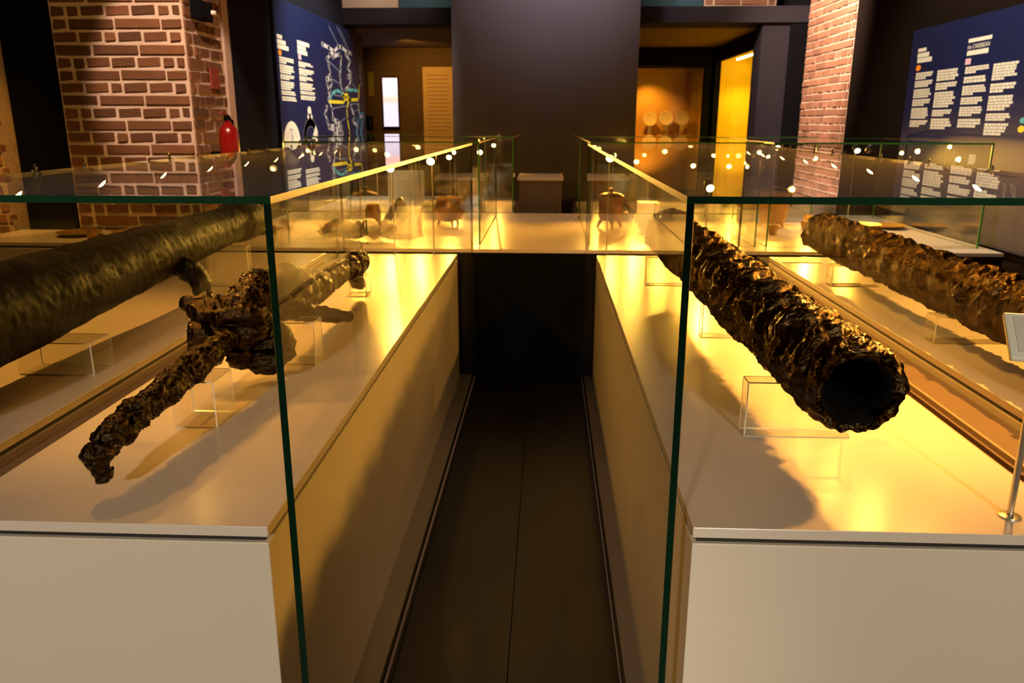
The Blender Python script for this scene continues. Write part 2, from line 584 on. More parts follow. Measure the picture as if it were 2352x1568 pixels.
small_case('left glass case on the far table with dark lumps and white block', -1.66, -.425, 4.98, 6.62, ZP, ZT)
small_case('right glass case on the far table with the lidded tripod pot', .255, 1.30, 4.98, 6.62, ZP, ZT)
small_case('rear right glass case on the far table with cauldron and cups', 1.36, 2.66, 4.98, 6.62, ZP, ZT)
r = thing('display_plinth', (-.2, 7.45, 0), 'grey box plinth standing in front of the tall partition slab', 'plinth')
MB().box(-.26, .12, 7.2, 7.75, 0, 1.05).build('plinth_body', 'box_grey', r, bevel=.003)
MB().box(-.275, .135, 7.18, 7.77, 1.05, 1.08).build('plinth_top', 'laminate', r, bevel=.002)
for nm, x0, x1 in (('left', -2.1, -.30), ('right', .26, 2.25)):
    r = thing('rear_table', ((x0 + x1) / 2, 7.6, 0), 'added pale-topped rearmost table on the ' + nm + ' of the grey slab', 'table', 'rearmost tables')  # added so the depth behind the far table shows lit amber
    MB().box(x0, x1, 6.86, 8.35, 0, ZP - .022).build('table_body', 'base', r)
    MB().box(x0, x1, 6.86, 8.35, ZP - .022, ZP).build('table_top', 'laminate', r, bevel=.0015)
    small_case('glass case on the rearmost table ' + nm + ' of the aisle', x0, x1, 6.90, 8.30, ZP, ZT)
for i, (x0, x1, y, h_, lb) in enumerate(((-1.55, -1.20, 7.7, .30, 'wide white upright card on the rearmost left table'), (-.85, -.62, 7.5, .24, 'narrow white upright card on the rearmost left table'),
                                         (.62, .95, 7.6, .26, 'white upright card left on the rearmost right table'), (1.35, 1.75, 7.75, .30, 'wide white upright card right on the rearmost right table'))):
    t = thing('upright_card', ((x0 + x1) / 2, y, ZP), lb, 'card', 'upright cards on the rearmost tables')
    MB().box(x0, x1, y, y + .012, ZP, ZP + h_).build('sheet', 'white_card', t, bevel=.002)
    MB().box(x0 + .03, x1 - .03, y + .012, y + .07, ZP, ZP + .015).build('foot', 'white_card', t)

# ------------------------------------------------------------------ small spot lamps clipped under the outer glass edges
HEAD = MB().lathe([(.0165, 0), (.0175, .002), (.0175, .03), (.013, .05), (.006, .054)], 16).mesh('lamp_head', 'lamp_body')
LENS = MB().lathe([(.0001, -.0035), (.008, -.003), (.0145, .0005)], 16).mesh('lens', 'lens')
ARM = MB().tube([(0, 0, .045), (0, .006, .06), (0, .012, .064)], .0035, 8).mesh('bracket', 'steel')
for q in (HEAD, ARM):
    q.polygons.foreach_set('use_smooth', [True] * len(q.polygons))


def lamp(loc, aim, watt, label, group, size=140, col=AMBER, blend=1.0, head=1.0):
    t = thing('spot_lamp', loc, label, 'lamp', group)
    rot = (Vector(aim) - Vector(loc)).to_track_quat('-Z', 'Y').to_euler()
    t.rotation_euler = rot
    t.scale = (head, head, head)
    for nm, me in (('lamp_head', HEAD), ('lens', LENS), ('bracket', ARM)):
        o = bpy.data.objects.new(nm, me)
        C.objects.link(o)
        o.parent = t
    if watt:
        d = bpy.data.lights.new('lamp_light', 'SPOT')
        d.energy = watt
        d.color = col
        d.spot_size = math.radians(size)
        d.spot_blend = blend
        d.shadow_soft_size = .014
        o = bpy.data.objects.new('lamp_light', d)
        C.objects.link(o)
        o.parent = t
        o.location = (0, 0, -.006)
    return t


ORD = ('nearest', 'second nearest', 'third nearest', 'fourth nearest', 'fifth nearest', 'sixth nearest', 'seventh nearest', 'eighth nearest', 'ninth nearest', 'tenth nearest')
LY = (1.75, 2.1, 2.45, 2.8, 3.15, 3.5, 3.85, 4.2, 4.5)
for i, y in enumerate(LY):
    w = (2.6, 3.2, 4.5, 5.5, 6, 6.5, 6.5, 6.5, 6.5)[i]
    lamp((-1.195, y, 1.392), (-.62, y + .12, .80), w, ORD[i] + ' small lit spot lamp inside the outer glass of the left case', 'spot lamps in the left case')
    w = (11, 11, 10, 9, 9, 9, 9, 9, 9)[i]
    lamp((1.095, y, 1.392), (.60, y - .05, .80), w, ORD[i] + ' small lit spot lamp inside the outer glass of the right case', 'spot lamps in the right case')
for i, y in enumerate((1.9, 2.6, 3.3, 4.0)):  # lamps added outside the panes to light the open plinths
    lamp((-1.262, y, 1.392), (-1.62, y + .1, .80), (.3, .4, .5, .5)[i], ORD[i] + ' added spot lamp outside the left case lighting the smooth cannon', 'added spot lamps over the left open plinth')
    lamp((1.162, y, 1.392), (1.62, y + .1, .80), (3, 3, 3, 3)[i], ORD[i] + ' added spot lamp outside the right case lighting the second tube', 'added spot lamps over the right open plinth')


def stem_lamp(loc, aim, watt, label, group, base, head=1.5, size=100):
    t = lamp(loc, aim, watt, label, group, size=size, head=head)
    # a thin stem from the lamp down to what it stands on
    o = MB().tube([(loc[0], loc[1] + .05, base), (loc[0], loc[1] + .05, loc[2] + .02)], .004, 8).build('stem', 'steel')
    o.parent = t
    bpy.context.view_layer.update()
    o.matrix_parent_inverse = t.matrix_world.inverted()
    return t


for i, (lx, lz, w) in enumerate(((-.89, 1.30, 7), (-.66, 1.34, 5))):
    stem_lamp((lx, 4.50, lz), (lx, 3.4, .80), w, ('left', 'right')[i] + ' stem lamp at the far end of the left case, facing the viewer', 'stem lamps at the case ends', ZP, 1.6)
for i, (lx, lz, w) in enumerate(((.90, 1.20, 7), (.34, 1.36, 13))):
    stem_lamp((lx, 4.50, lz), (lx, 3.4, .80), w, ('right', 'left')[i] + ' stem lamp at the far end of the right case, facing the viewer', 'stem lamps at the case ends', ZP, 1.6)
for i, (lx, lz) in enumerate(((-.55, 1.32), (-.80, 1.28), (-1.05, 1.36), (-1.30, 1.30), (-1.55, 1.34))):
    stem_lamp((lx, 6.48, lz), (lx, 5.5, .80), 17, ('first', 'second', 'third', 'fourth', 'fifth')[i] + ' stem lamp from the aisle in the left case on the far table', 'stem lamps in the far left case', ZP)
for i, (lx, lz) in enumerate(((.36, 1.37), (.52, 1.30), (.70, 1.25), (.92, 1.33), (1.15, 1.22))):
    stem_lamp((lx, 6.48, lz), (lx, 5.5, .80), 17, ('first', 'second', 'third', 'fourth', 'fifth')[i] + ' stem lamp from the aisle in the right case on the far table', 'stem lamps in the far right case', ZP)
for i, (lx, lz) in enumerate(((1.50, 1.30), (1.80, 1.36), (2.10, 1.28), (2.42, 1.34))):
    stem_lamp((lx, 6.48, lz), (lx, 5.5, .80), 16, ('first', 'second', 'third', 'fourth')[i] + ' stem lamp from the left in the rear right case with the cauldron', 'stem lamps in the rear right case', ZP)
for i, (lx, ly, w, nm) in enumerate(((-.7, 5.06, 5, 'left'), (.75, 5.06, 5, 'right'), (1.95, 5.06, 8, 'rear right'))):
    lamp((lx, ly, 1.385), (lx, 5.75, .8), w, 'spot lamp at the near top edge of the ' + nm + ' case on the far table', 'spot lamps on the far cases')
for i, (lx, lz) in enumerate(((-1.75, 1.28), (-1.35, 1.34), (-.95, 1.26), (-.55, 1.33))):  # lamps added to turn the rearmost tables amber
    stem_lamp((lx, 8.1, lz), (lx, 7.2, .80), 17, ('first', 'second', 'third', 'fourth')[i] + ' added stem lamp from the left on the rearmost left table', 'added stem lamps on the rearmost left table', ZP)
for i, (lx, lz) in enumerate(((.50, 1.30), (.95, 1.24), (1.40, 1.33), (1.85, 1.27))):
    stem_lamp((lx, 8.1, lz), (lx, 7.2, .80), 17, ('first', 'second', 'third', 'fourth')[i] + ' added stem lamp from the left on the rearmost right table', 'added stem lamps on the rearmost right table', ZP)

# ------------------------------------------------------------------ wrapped hollow tubes (gun concretions)


def fbm(p, o=4):
    return noise.fractal(p, 1.0, 2.0, o)


def wrapped_tube(name, a, b, r0, r1, bore, seed, label, pitch=.155, amp=.024, nl=620, nr=150):
    a, b = Vector(a), Vector(b)
    d = (b - a)
    ln = d.length
    d.normalize()
    side = d.cross(Vector((0, 0, 1))).normalized()
    up = side.cross(d)
    v, f, mi = [], [], []
    sd = Vector((seed * 3.1, seed * 1.7, seed))
    for i in range(nl + 1):
        t = i / nl
        s = t * ln
        base = r0 + (r1 - r0) * t
        wob = side * (.010 * noise.noise(Vector((s * 3, 0, seed)))) + up * (.008 * noise.noise(Vector((s * 3, 5, seed))))
        for k in range(nr):
            th = 2 * math.pi * k / nr
            cs, sn = math.cos(th), math.sin(th)
            q = Vector((cs * .35, sn * .35, s * 1.0)) + sd
            ph = s / pitch + th / (2 * math.pi) * 1.0 + .22 * noise.noise(q * 3.2) + .12 * noise.noise(q * 8)
            saw = ph - math.floor(ph)
            band = (1 - saw) ** .8 * min(1, saw * 9)
            # folds run along the wrap: stretch the noise across the helix
            w1 = Vector((cs * .6, sn * .6, ph * 2.4)) + sd
            w2 = Vector((cs * 1.1, sn * 1.1, ph * 7.5)) + sd
            ridge = (1 - abs(noise.noise(w1 * 1.6)) * 1.6)
            r = base + amp * (band - .5) + .013 * (ridge * abs(ridge) - .5) + .009 * (1 - abs(noise.noise(w2 * 1.7)) * 2) + .0022 * fbm(Vector((cs * 5, sn * 5, s * 40)) * .8 + sd)
            if t < .012:
                r -= .012 * (1 - t / .012)
            v.append(a + d * s + wob + (side * cs + up * sn) * r)
    for i in range(nl):
        for k in range(nr):
            k2 = (k + 1) % nr
            f.append((i * nr + k, i * nr + k2, (i + 1) * nr + k2, (i + 1) * nr + k))
            mi.append(0)
    # front lip rolling into the bore
    prof = [(.86, -.006), (.72, .004), (.64, .02), (.60, .05), (.585, .20), (.57, .60), (.55, 1.3)]
    prev = 0
    for j, (fr, dep) in enumerate(prof):
        bs = len(v)
        for k in range(nr):
            th = 2 * math.pi * k / nr
            cs, sn = math.cos(th), math.sin(th)
            q = Vector((cs * 2.2, sn * 2.2, j * .7)) + sd
            r = bore / .6 * fr * (1 + .10 * noise.noise(q) + .05 * noise.noise(q * 4))
            v.append(a + d * (dep + .010 * noise.noise(q * 2.5)) + (side * cs + up * sn) * r)
        for k in range(nr):
            k2 = (k + 1) % nr
            p0 = prev
            f.append((p0 + k2, p0 + k, bs + k, bs + k2))
            mi.append(0 if j < 2 else 1)
        prev = bs
    f.append(tuple(prev + k for k in range(nr)))
    mi.append(1)
    f.append(tuple(nl * nr + k for k in range(nr)))
    mi.append(0)
    root = thing(name, (a.x, a.y, ZP), label, 'artefact', 'wrapped tubes on clear blocks')
    mb = MB()
    mb.v, mb.f, mb.m = [tuple(p) for p in v], f, mi
    o = mb.build('wrapped_body', ['wrap', 'bore'], root)
    o.data.polygons.foreach_set('use_smooth', [True] * len(o.data.polygons))
    return root


wrapped_tube('wrapped_tube', (.632, 1.535, 1.028), (.585, 3.95, 1.040), .088, .098, .060, 4, 'black wrapped tube with open bore pointing at the viewer, in the right case')
wrapped_tube('wrapped_tube', (1.47, 1.75, .985), (1.46, 4.32, .990), .092, .088, .058, 9, 'second black wrapped tube on the plinth at far right, cut by the frame')

# ------------------------------------------------------------------ remeshed crusts


def bake_union(name, mb, voxel, m, amps, seed, parent, smooth_it=2):
    me = mb.mesh(name, m)
    o = bpy.data.objects.new(name, me)
    C.objects.link(o)
    rm = o.modifiers.new('r', 'REMESH')
    rm.mode = 'VOXEL'
    rm.voxel_size = voxel
    sm = o.modifiers.new('s', 'SMOOTH')
    sm.iterations = smooth_it
    sm.factor = .5
    dg = bpy.context.evaluated_depsgraph_get()
    me2 = bpy.data.meshes.new_from_object(o.evaluated_get(dg))
    o.modifiers.clear()
    o.data = me2
    me2.name = name
    if not me2.materials:
        me2.materials.append(MATS[m])
    sd = Vector((seed, seed * 2.3, seed * .7))
    co = [v.co.copy() for v in me2.vertices]
    nm = [v.normal.copy() for v in me2.vertices]
    for i, v in enumerate(me2.vertices):
        h = 0
        for amp, fq, kind in amps:
            q = Vector((co[i].x * fq[0], co[i].y * fq[1], co[i].z * fq[2])) if hasattr(fq, '__len__') else co[i] * fq
            n = noise.noise(q + sd)
            h += amp * ((1 - 2 * abs(n)) if kind else n)
        v.co = co[i] + nm[i] * h
    me2.polygons.foreach_set('use_smooth', [True] * len(me2.polygons))
    me2.update()
    if parent:
        o.parent = parent
        o.location = -ROOT[parent.name]
    return o


def blob(mb, c, r, n=14):
    """ellipsoid"""
    b = len(mb.v)
    rx, ry, rz = r if hasattr(r, '__len__') else (r, r, r)
    m = n // 2
    for i in range(m + 1):
        ph = math.pi * i / m
        for k in range(n):
            th = 2 * math.pi * k / n
            mb.v.append((c[0] + rx * math.sin(ph) * math.cos(th), c[1] + ry * math.sin(ph) * math.sin(th), c[2] - rz * math.cos(ph)))
    for i in range(m):
        for k in range(n):
            k2 = (k + 1) % n
            mb.f.append((b + i * n + k, b + i * n + k2, b + (i + 1) * n + k2, b + (i + 1) * n + k))
            mb.m.append(0)


def chain(mb, pts, seed=0, jit=.25):
    """pts: (x, y, z, r) joined by closely set lumps"""
    rn = random.Random(seed)
    for (x0, y0, z0, r0), (x1, y1, z1, r1) in zip(pts, pts[1:]):
        ln = math.dist((x0, y0, z0), (x1, y1, z1))
        n = max(2, int(ln / (.45 * min(r0, r1))))
        for i in range(n + 1):
            t = i / n
            r = r0 + (r1 - r0) * t
            blob(mb, [p + (q - p) * t + rn.uniform(-jit, jit) * r * .5 for p, q in ((x0, x1), (y0, y1), (z0, z1))], r * rn.uniform(.88, 1.15), 10)


# the black concretion: a knobbly blade, a wide ragged guard, a tapering far arm
h = thing('hilted_concretion', (-.88, 2.3, ZP), 'black crusted concretion with knobbly pointed blade and ragged guard, on clear blocks', 'artefact')
mb = MB()
chain(mb, [(-.905, 1.455, .850, .009), (-.912, 1.446, .868, .013), (-.916, 1.452, .895, .019), (-.908, 1.50, .915, .022), (-.90, 1.585, .934, .026), (-.897, 1.67, .938, .024), (-.892, 1.78, .946, .027), (-.888, 1.90, .962, .025), (-.883, 2.0, .972, .020), (-.88, 2.12, .985, .022)], 3)
bake_union('blade', mb, .0032, 'crust', [(.008, 30, 1), (.005, 75, 1), (.0025, 150, 1), (.003, 12, 0)], 2.0, h, 1)
mb = MB()
rn = random.Random(5)
for c, rr in (((-.885, 2.15, 1.0), (.092, .07, .075)), ((-.85, 2.27, 1.055), (.075, .10, .06)), ((-.845, 2.20, .94), (.085, .06, .055)), ((-.965, 2.12, .965), (.04, .05, .062)),
              ((-.93, 2.12, 1.045), (.07, .04, .022)), ((-.87, 2.11, 1.035), (.08, .04, .024)), ((-.80, 2.20, .915), (.055, .045, .05)), ((-.80, 2.34, 1.085), (.05, .07, .045)),
              ((-.86, 2.38, 1.02), (.075, .10, .06)), ((-.875, 2.14, .905), (.03, .03, .028)), ((-.81, 2.15, .885), (.045, .03, .026)), ((-.95, 2.11, .92), (.03, .035, .03))):
    blob(mb, c, rr, 18)
chain(mb, [(-1.02, 2.13, 1.06, .010), (-.96, 2.14, 1.055, .016), (-.90, 2.14, 1.05, .02)], 8)
bake_union('guard', mb, .0042, 'crust', [(.009, (9, 20, 34), 1), (.007, (20, 45, 75), 1), (.004, 95, 1), (.006, 13, 0)], 5.0, h, 1)
mb = MB()
chain(mb, [(-.85, 2.40, 1.01, .06), (-.85, 2.62, .985, .052), (-.852, 2.85, .965, .042), (-.855, 3.1, .960, .034), (-.86, 3.3, .950, .036), (-.865, 3.42, .945, .044), (-.87, 3.54, .935, .046)], 4)
chain(mb, [(-.86, 3.42, .92, .03), (-.855, 3.44, .88, .024), (-.845, 3.45, .850, .018)], 6)
bake_union('far_arm', mb, .0042, 'crust', [(.009, 24, 1), (.006, 60, 1), (.003, 120, 1)], 7.0, h, 1)
mb = MB()
chain(mb, [(-.82, 2.50, .945, .028), (-.76, 2.53, .935, .023), (-.70, 2.55, .925, .019), (-.668, 2.56, .922, .016)], 2)
bake_union('side_prong', mb, .004, 'crust', [(.004, 30, 1), (.002, 80, 1)], 9.0, h, 1)

# the smooth cannon on the open plinth at far left
g = thing('iron_cannon', (-1.5, 3.0, ZP), 'large smooth dark iron cannon with trunnion on the far left plinth', 'cannon')
mb = MB()
ca, cb = Vector((-1.53, 1.45, 1.025)), Vector((-1.50, 3.93, 1.092))
prof = [(0, .10), (.02, .135), (.1, .14), (.3, .13), (.45, .118), (.6, .105), (.8, .088), (.9, .084), (.93, .098), (.985, .100), (1, .08)]
mb.tube([ca.lerp(cb, t) for t, r_ in prof], [r_ for t, r_ in prof], 40)
bake_union('barrel', mb, .009, 'dull_iron', [(.006, 9, 0), (.003, 30, 1)], 3.0, g, 1)
mb = MB()
chain(mb, [(-1.46, 2.98, 1.03, .035), (-1.38, 2.97, .985, .040), (-1.345, 2.96, .945, .034), (-1.335, 2.95, .90, .026)], 3)
bake_union('trunnion', mb, .006, 'dull_iron', [(.007, 22, 1), (.003, 60, 1)], 4.0, g, 1)
MB().tube([Vector((-1.425, 3.80, 1.095)) + Vector((.012 * 0, math.cos(t) * .030, math.sin(t) * .030)) for t in [2 * math.pi * k / 20 for k in range(21)]], .012, 10, cap=False).build('muzzle_ring', 'dull_iron', g, smooth=True)

# ------------------------------------------------------------------ clear acrylic blocks


def acrylic(x0, x1, y0, y1, z1, label, z0=ZP):
    mb = MB().box(x0, x1, y0, y1, z0, z1)
    me = mb.mesh('acrylic_block', ['acrylic', 'acrylic_edge'])
    bm = bmesh.new()
    bm.from_mesh(me)
    old = set(f for f in bm.faces)
    res = bmesh.ops.bevel(bm, geom=list(bm.edges), offset=.0026, segments=1, affect='EDGES', profile=.5)
    for f in res['faces']:
        f.material_index = 1
    big = sorted(bm.faces, key=lambda q: -q.calc_area())[:6]
    for f in bm.faces:
        f.material_index = 0 if f in big else 1
    bm.to_mesh(me)
    bm.free()
    o = bpy.data.objects.new('acrylic_block', me)
    C.objects.link(o)
    return tag(o, label, 'block', 'clear acrylic support blocks')


acrylic(-.945, -.830, 1.835, 1.955, .926, 'clear acrylic block under the knobbly blade of the concretion')
acrylic(-.995, -.735, 2.385, 2.475, .940, 'wide clear acrylic block under the guard of the concretion')
acrylic(-.90, -.80, 3.40, 3.50, .895, 'clear acrylic block under the far arm of the concretion')
acrylic(.492, .752, 1.845, 1.90, .944, 'clear acrylic block nearest the open end of the wrapped tube')
acrylic(.560, .790, 2.78, 2.84, .936, 'clear acrylic block under the middle of the wrapped tube')
acrylic(.468, .720, 3.72, 3.78, .940, 'clear acrylic block under the far end of the wrapped tube')
acrylic(1.345, 1.58, 3.74, 3.82, .902, 'clear acrylic block under the far end of the second tube')
acrylic(1.362, 1.60, 2.74, 2.82, .898, 'clear acrylic block under the middle of the second tube')
acrylic(-1.62, -1.38, 2.24, 2.36, .905, 'clear acrylic block under the breech of the smooth cannon')
acrylic(-1.60, -1.40, 3.60, 3.65, .993, 'tall clear acrylic plate under the muzzle of the smooth cannon')

# ------------------------------------------------------------------ labels on the plinths
r = thing('label_stand', (.918, 1.451, ZP), 'white tilted label tablet on thin steel rod, right case corner', 'label stand')
MB().lathe([(.001, .007), (.012, .007), (.020, .0045), (.021, .002), (.021, 0), (.001, 0)][::-1], 24, (.918, 1.451, ZP)).build('foot', 'steel', r, smooth=True)
MB().tube([(.918, 1.451, ZP + .005), (.918, 1.455, 1.135)], .0062, 12).build('rod', 'steel', r, smooth=True)
mb = MB()
tb = Matrix.Translation((.952, 1.462, 1.163)) @ Matrix.Rotation(math.radians(-14), 4, 'Z') @ Matrix.Rotation(math.radians(-52), 4, 'X')
mb.box(-.085, .085, -.006, .006, -.055, .055)
mb.v = [tuple(tb @ Vector(p)) for p in mb.v]
tabl = mb.build('tablet', 'white_card', r, bevel=.003)
mb = MB()
mb.box(-.07, .07, -.0068, -.0061, -.040, .045)
mb.v = [tuple(tb @ Vector(p)) for p in mb.v]
at_parent(mb.build('paper', 'white_plastic'), tabl)
tag(MB().box(1.30, 1.52, 4.40, 4.56, ZP, ZP + .004).build('label_card', 'white_card'), 'flat white label card at the far end of the right open plinth', 'label')

# ------------------------------------------------------------------ exhibits on the far table


def lathe_thing(name, loc, prof, m, label, cat, group=None, n=28):
    t = thing(name, loc, label, cat, group)
    MB().lathe(prof, n, loc).build('body', m, t, smooth=True)
    return t


# lidded tripod pot
p0 = Vector((.46, 5.86, ZP))
t = thing('tripod_pot', p0, 'bronze lidded tripod pot with handle in the far right case', 'pot', 'metal vessels on the far table')
MB().lathe([(.02, .055), (.075, .06), (.088, .085), (.088, .215), (.094, .222), (.094, .232)], 28, p0).build('body', 'bronze', t, smooth=True)
MB().lathe([(.094, .232), (.085, .244), (.05, .256), (.016, .262), (.014, .276), (.019, .286), (.001, .292)], 28, p0).build('lid', 'bronze', t, smooth=True)
for k in range(3):
    an = .6 + k * 2.094
    dx, dy = math.cos(an), math.sin(an)
    MB().tube([p0 + Vector((dx * .062, dy * .062, .07)), p0 + Vector((dx * .085, dy * .085, .035)), p0 + Vector((dx * .105, dy * .105, .0))], [.016, .012, .009], 10).build('leg', 'bronze', t, smooth=True)
MB().tube([p0 + Vector((.085, -.02, .20)), p0 + Vector((.125, -.03, .205)), p0 + Vector((.135, -.03, .16)), p0 + Vector((.13, -.03, .12)), p0 + Vector((.085, -.02, .10))], .009, 8).build('handle', 'bronze', t, smooth=True)
tag(MB().box(.70, .86, 6.15, 6.35, ZP, ZP + .155).build('display_block', 'white_card', bevel=.003), 'small white block lit behind the tripod pot', 'block', 'white blocks on the far table')
BOWL = [(.02, 0), (.035, .004), (.06, .03), (.068, .055), (.064, .055), (.055, .03), (.03, .008), (.001, .008)]
CUP = [(.022, 0), (.026, .004), (.034, .05), (.038, .065), (.034, .065), (.029, .05), (.022, .008), (.001, .008)]
DISH = [(.05, 0), (.06, .004), (.11, .014), (.135, .026), (.131, .028), (.10, .017), (.05, .008), (.001, .008)]
lathe_thing('bowl', (.70, 5.62, ZP), BOWL, 'gold', 'small gilt bowl in front of the white block, far right case', 'bowl', 'metal vessels on the far table')
lathe_thing('bowl', (1.02, 5.75, ZP), BOWL, 'bronze', 'small bronze bowl right of the white block, far right case', 'bowl', 'metal vessels on the far table')
p0 = Vector((1.66, 5.95, ZP))
t = thing('cauldron', p0 + Vector((0, 0, 0)), 'tall tapering bronze cauldron in the rear right case', 'pot', 'metal vessels on the far table')
MB().lathe([(.05, .03), (.085, .04), (.10, .09), (.118, .20), (.128, .25), (.135, .26), (.128, .262), (.11, .19), (.09, .06), (.001, .05)], 32, p0).build('body', 'bronze', t, smooth=True)
for k in range(3):
    an = .4 + k * 2.094
    dx, dy = math.cos(an), math.sin(an)
    MB().tube([p0 + Vector((dx * .07, dy * .07, .05)), p0 + Vector((dx * .10, dy * .10, 0))], [.014, .009], 10).build('leg', 'bronze', t, smooth=True)
MB().tube([p0 + Vector((math.cos(a) * .125, 0, .235 + math.sin(a) * .06)) for a in [math.pi * k / 12 for k in range(13)]], .006, 8).build('handle', 'bronze', t, smooth=True)
p0 = Vector((1.58, 6.30, ZP))
t = thing('pan', p0, 'wide gilt pan raised on a white block left of the cauldron', 'pan', 'metal vessels on the far table')
MB().lathe([(.04, .0), (.09, .01), (.13, .06), (.14, .08), (.135, .08), (.09, .02), (.001, .012)], 28, p0 + Vector((0, 0, .101))).build('body', 'gold', t, smooth=True)
MB().tube([p0 + Vector((.13, -.02, .175)), p0 + Vector((.21, -.05, .185)), p0 + Vector((.30, -.08, .19))], [.010, .008, .009], 8).build('handle', 'gold', t, smooth=True)
tag(MB().box(1.50, 1.66, 6.22, 6.38, ZP, ZP + .10).build('display_block', 'white_card', bevel=.003), 'white block carrying the gilt pan', 'block', 'white blocks on the far table')
for i, (cx, cy, lb) in enumerate(((1.44, 5.68, 'leftmost small gilt cup in front of the pan'), (1.56, 5.55, 'small bronze cup in front of the cauldron'), (1.86, 5.80, 'small bronze cup right of the cauldron'), (2.0, 6.2, 'small gilt cup at the back right of the cauldron'))):
    lathe_thing('cup', (cx, cy, ZP), CUP, ('gold', 'bronze', 'bronze', 'gold')[i], lb, 'cup', 'metal vessels on the far table', 20)
for i, (cx, cy, cz, lb) in enumerate(((2.22, 5.75, 0, 'lower gilt dish of the pair at the right end of the far table'), (2.24, 5.76, .0275, 'upper gilt dish of the pair at the right end of the far table'), (2.50, 5.95, 0, 'single gilt dish at the far right of the table'))):
    lathe_thing('dish', (cx, cy, ZP + cz), DISH, 'gold', lb, 'dish', 'gilt dishes on the far table')
# left case
t = thing('crusted_lump', (-1.22, 5.15, ZP), 'low dark crusted lump at the front of the far left case', 'artefact')
mb = MB()
for k in range(15):
    blob(mb, (-1.42 + k * .028, 5.12 + .05 * math.sin(k * 1.7), ZP + .068 + .012 * math.sin(k * .9) + k * .0015), (.045, .06, .042 + .012 * math.sin(k * 2.1)), 12)
bake_union('body', mb, .008, 'crust', [(.010, 22, 1), (.005, 55, 1)], 4.4, t, 1)
t = thing('crusted_lump', (-1.12, 5.75, ZP), 'upright dark knobbly lump behind the amber jar', 'artefact')
mb = MB()
chain(mb, [(-1.14, 5.75, ZP + .06, .05), (-1.10, 5.75, ZP + .12, .045), (-1.07, 5.74, ZP + .19, .03)], 9)
chain(mb, [(-1.10, 5.75, ZP + .06, .045), (-.99, 5.74, ZP + .056, .045)], 10)
bake_union('body', mb, .008, 'crust', [(.008, 22, 1), (.004, 55, 1)], 1.4, t, 1)
lathe_thing('jar', (-1.245, 5.62, ZP), [(.04, 0), (.05, .006), (.056, .05), (.056, .15), (.045, .175), (.048, .19), (.043, .19), (.04, .17), (.05, .14), (.001, .02)], 'bronze', 'amber bronze jar between the two dark lumps', 'jar', 'metal vessels on the far table')
t = thing('display_wedge', (-.98, 5.3, ZP), 'bright white wedge block in the far left case', 'block')
mb = MB()
x0, x1, y0, y1 = -1.08, -.905, 5.25, 5.68
mb.v = [(x0, y0, ZP), (x1, y0, ZP), (x1, y1, ZP), (x0, y1, ZP), (x0, y0, ZP + .03), (x1, y0, ZP + .03), (x1, y1, ZP + .17), (x0, y1, ZP + .17)]
mb.f = [(3, 2, 1, 0), (4, 5, 6, 7), (0, 1, 5, 4), (1, 2, 6, 5), (2, 3, 7, 6), (3, 0, 4, 7)]
mb.m = [0] * 6
mb.build('body', 'white_card', t, bevel=.003)
p0 = Vector((-.74, 5.95, ZP))
t = thing('cauldron', p0, 'round bronze cauldron behind the white wedge', 'pot', 'metal vessels on the far table')
MB().lathe([(.04, .03), (.085, .045), (.115, .10), (.118, .14), (.095, .19), (.10, .21), (.094, .21), (.09, .19), (.10, .12), (.001, .06)], 28, p0).build('body', 'bronze', t, smooth=True)
for k in range(3):
    an = .9 + k * 2.094
    dx, dy = math.cos(an), math.sin(an)
    MB().tube([p0 + Vector((dx * .07, dy * .07, .06)), p0 + Vector((dx * .09, dy * .09, 0))], [.013, .009], 10).build('leg', 'bronze', t, smooth=True)
lathe_thing('bowl', (-1.50, 5.30, ZP), BOWL, 'gold', 'small gilt bowl at the left end of the far left case', 'bowl', 'metal vessels on the far table')
lathe_thing('dish', (-2.0, 5.5, ZP), DISH, 'gold', 'gilt dish at the left end of the far table', 'dish', 'gilt dishes on the far table')
# low plinth by the brick pillar
for i, (cx, cy, lb) in enumerate(((-2.95, 4.85, 'gilt dish left on the low plinth by the brick pillar'), (-2.62, 4.90, 'gilt dish right on the low plinth by the brick pillar'))):
    lathe_thing('dish', (cx, cy, .86), DISH, 'gold', lb, 'dish', 'gilt dishes by the pillar')
lathe_thing('cup', (-2.78, 4.70, .86), CUP, 'bronze', 'small dark cup between the gilt dishes on the low plinth', 'cup', None, 20)

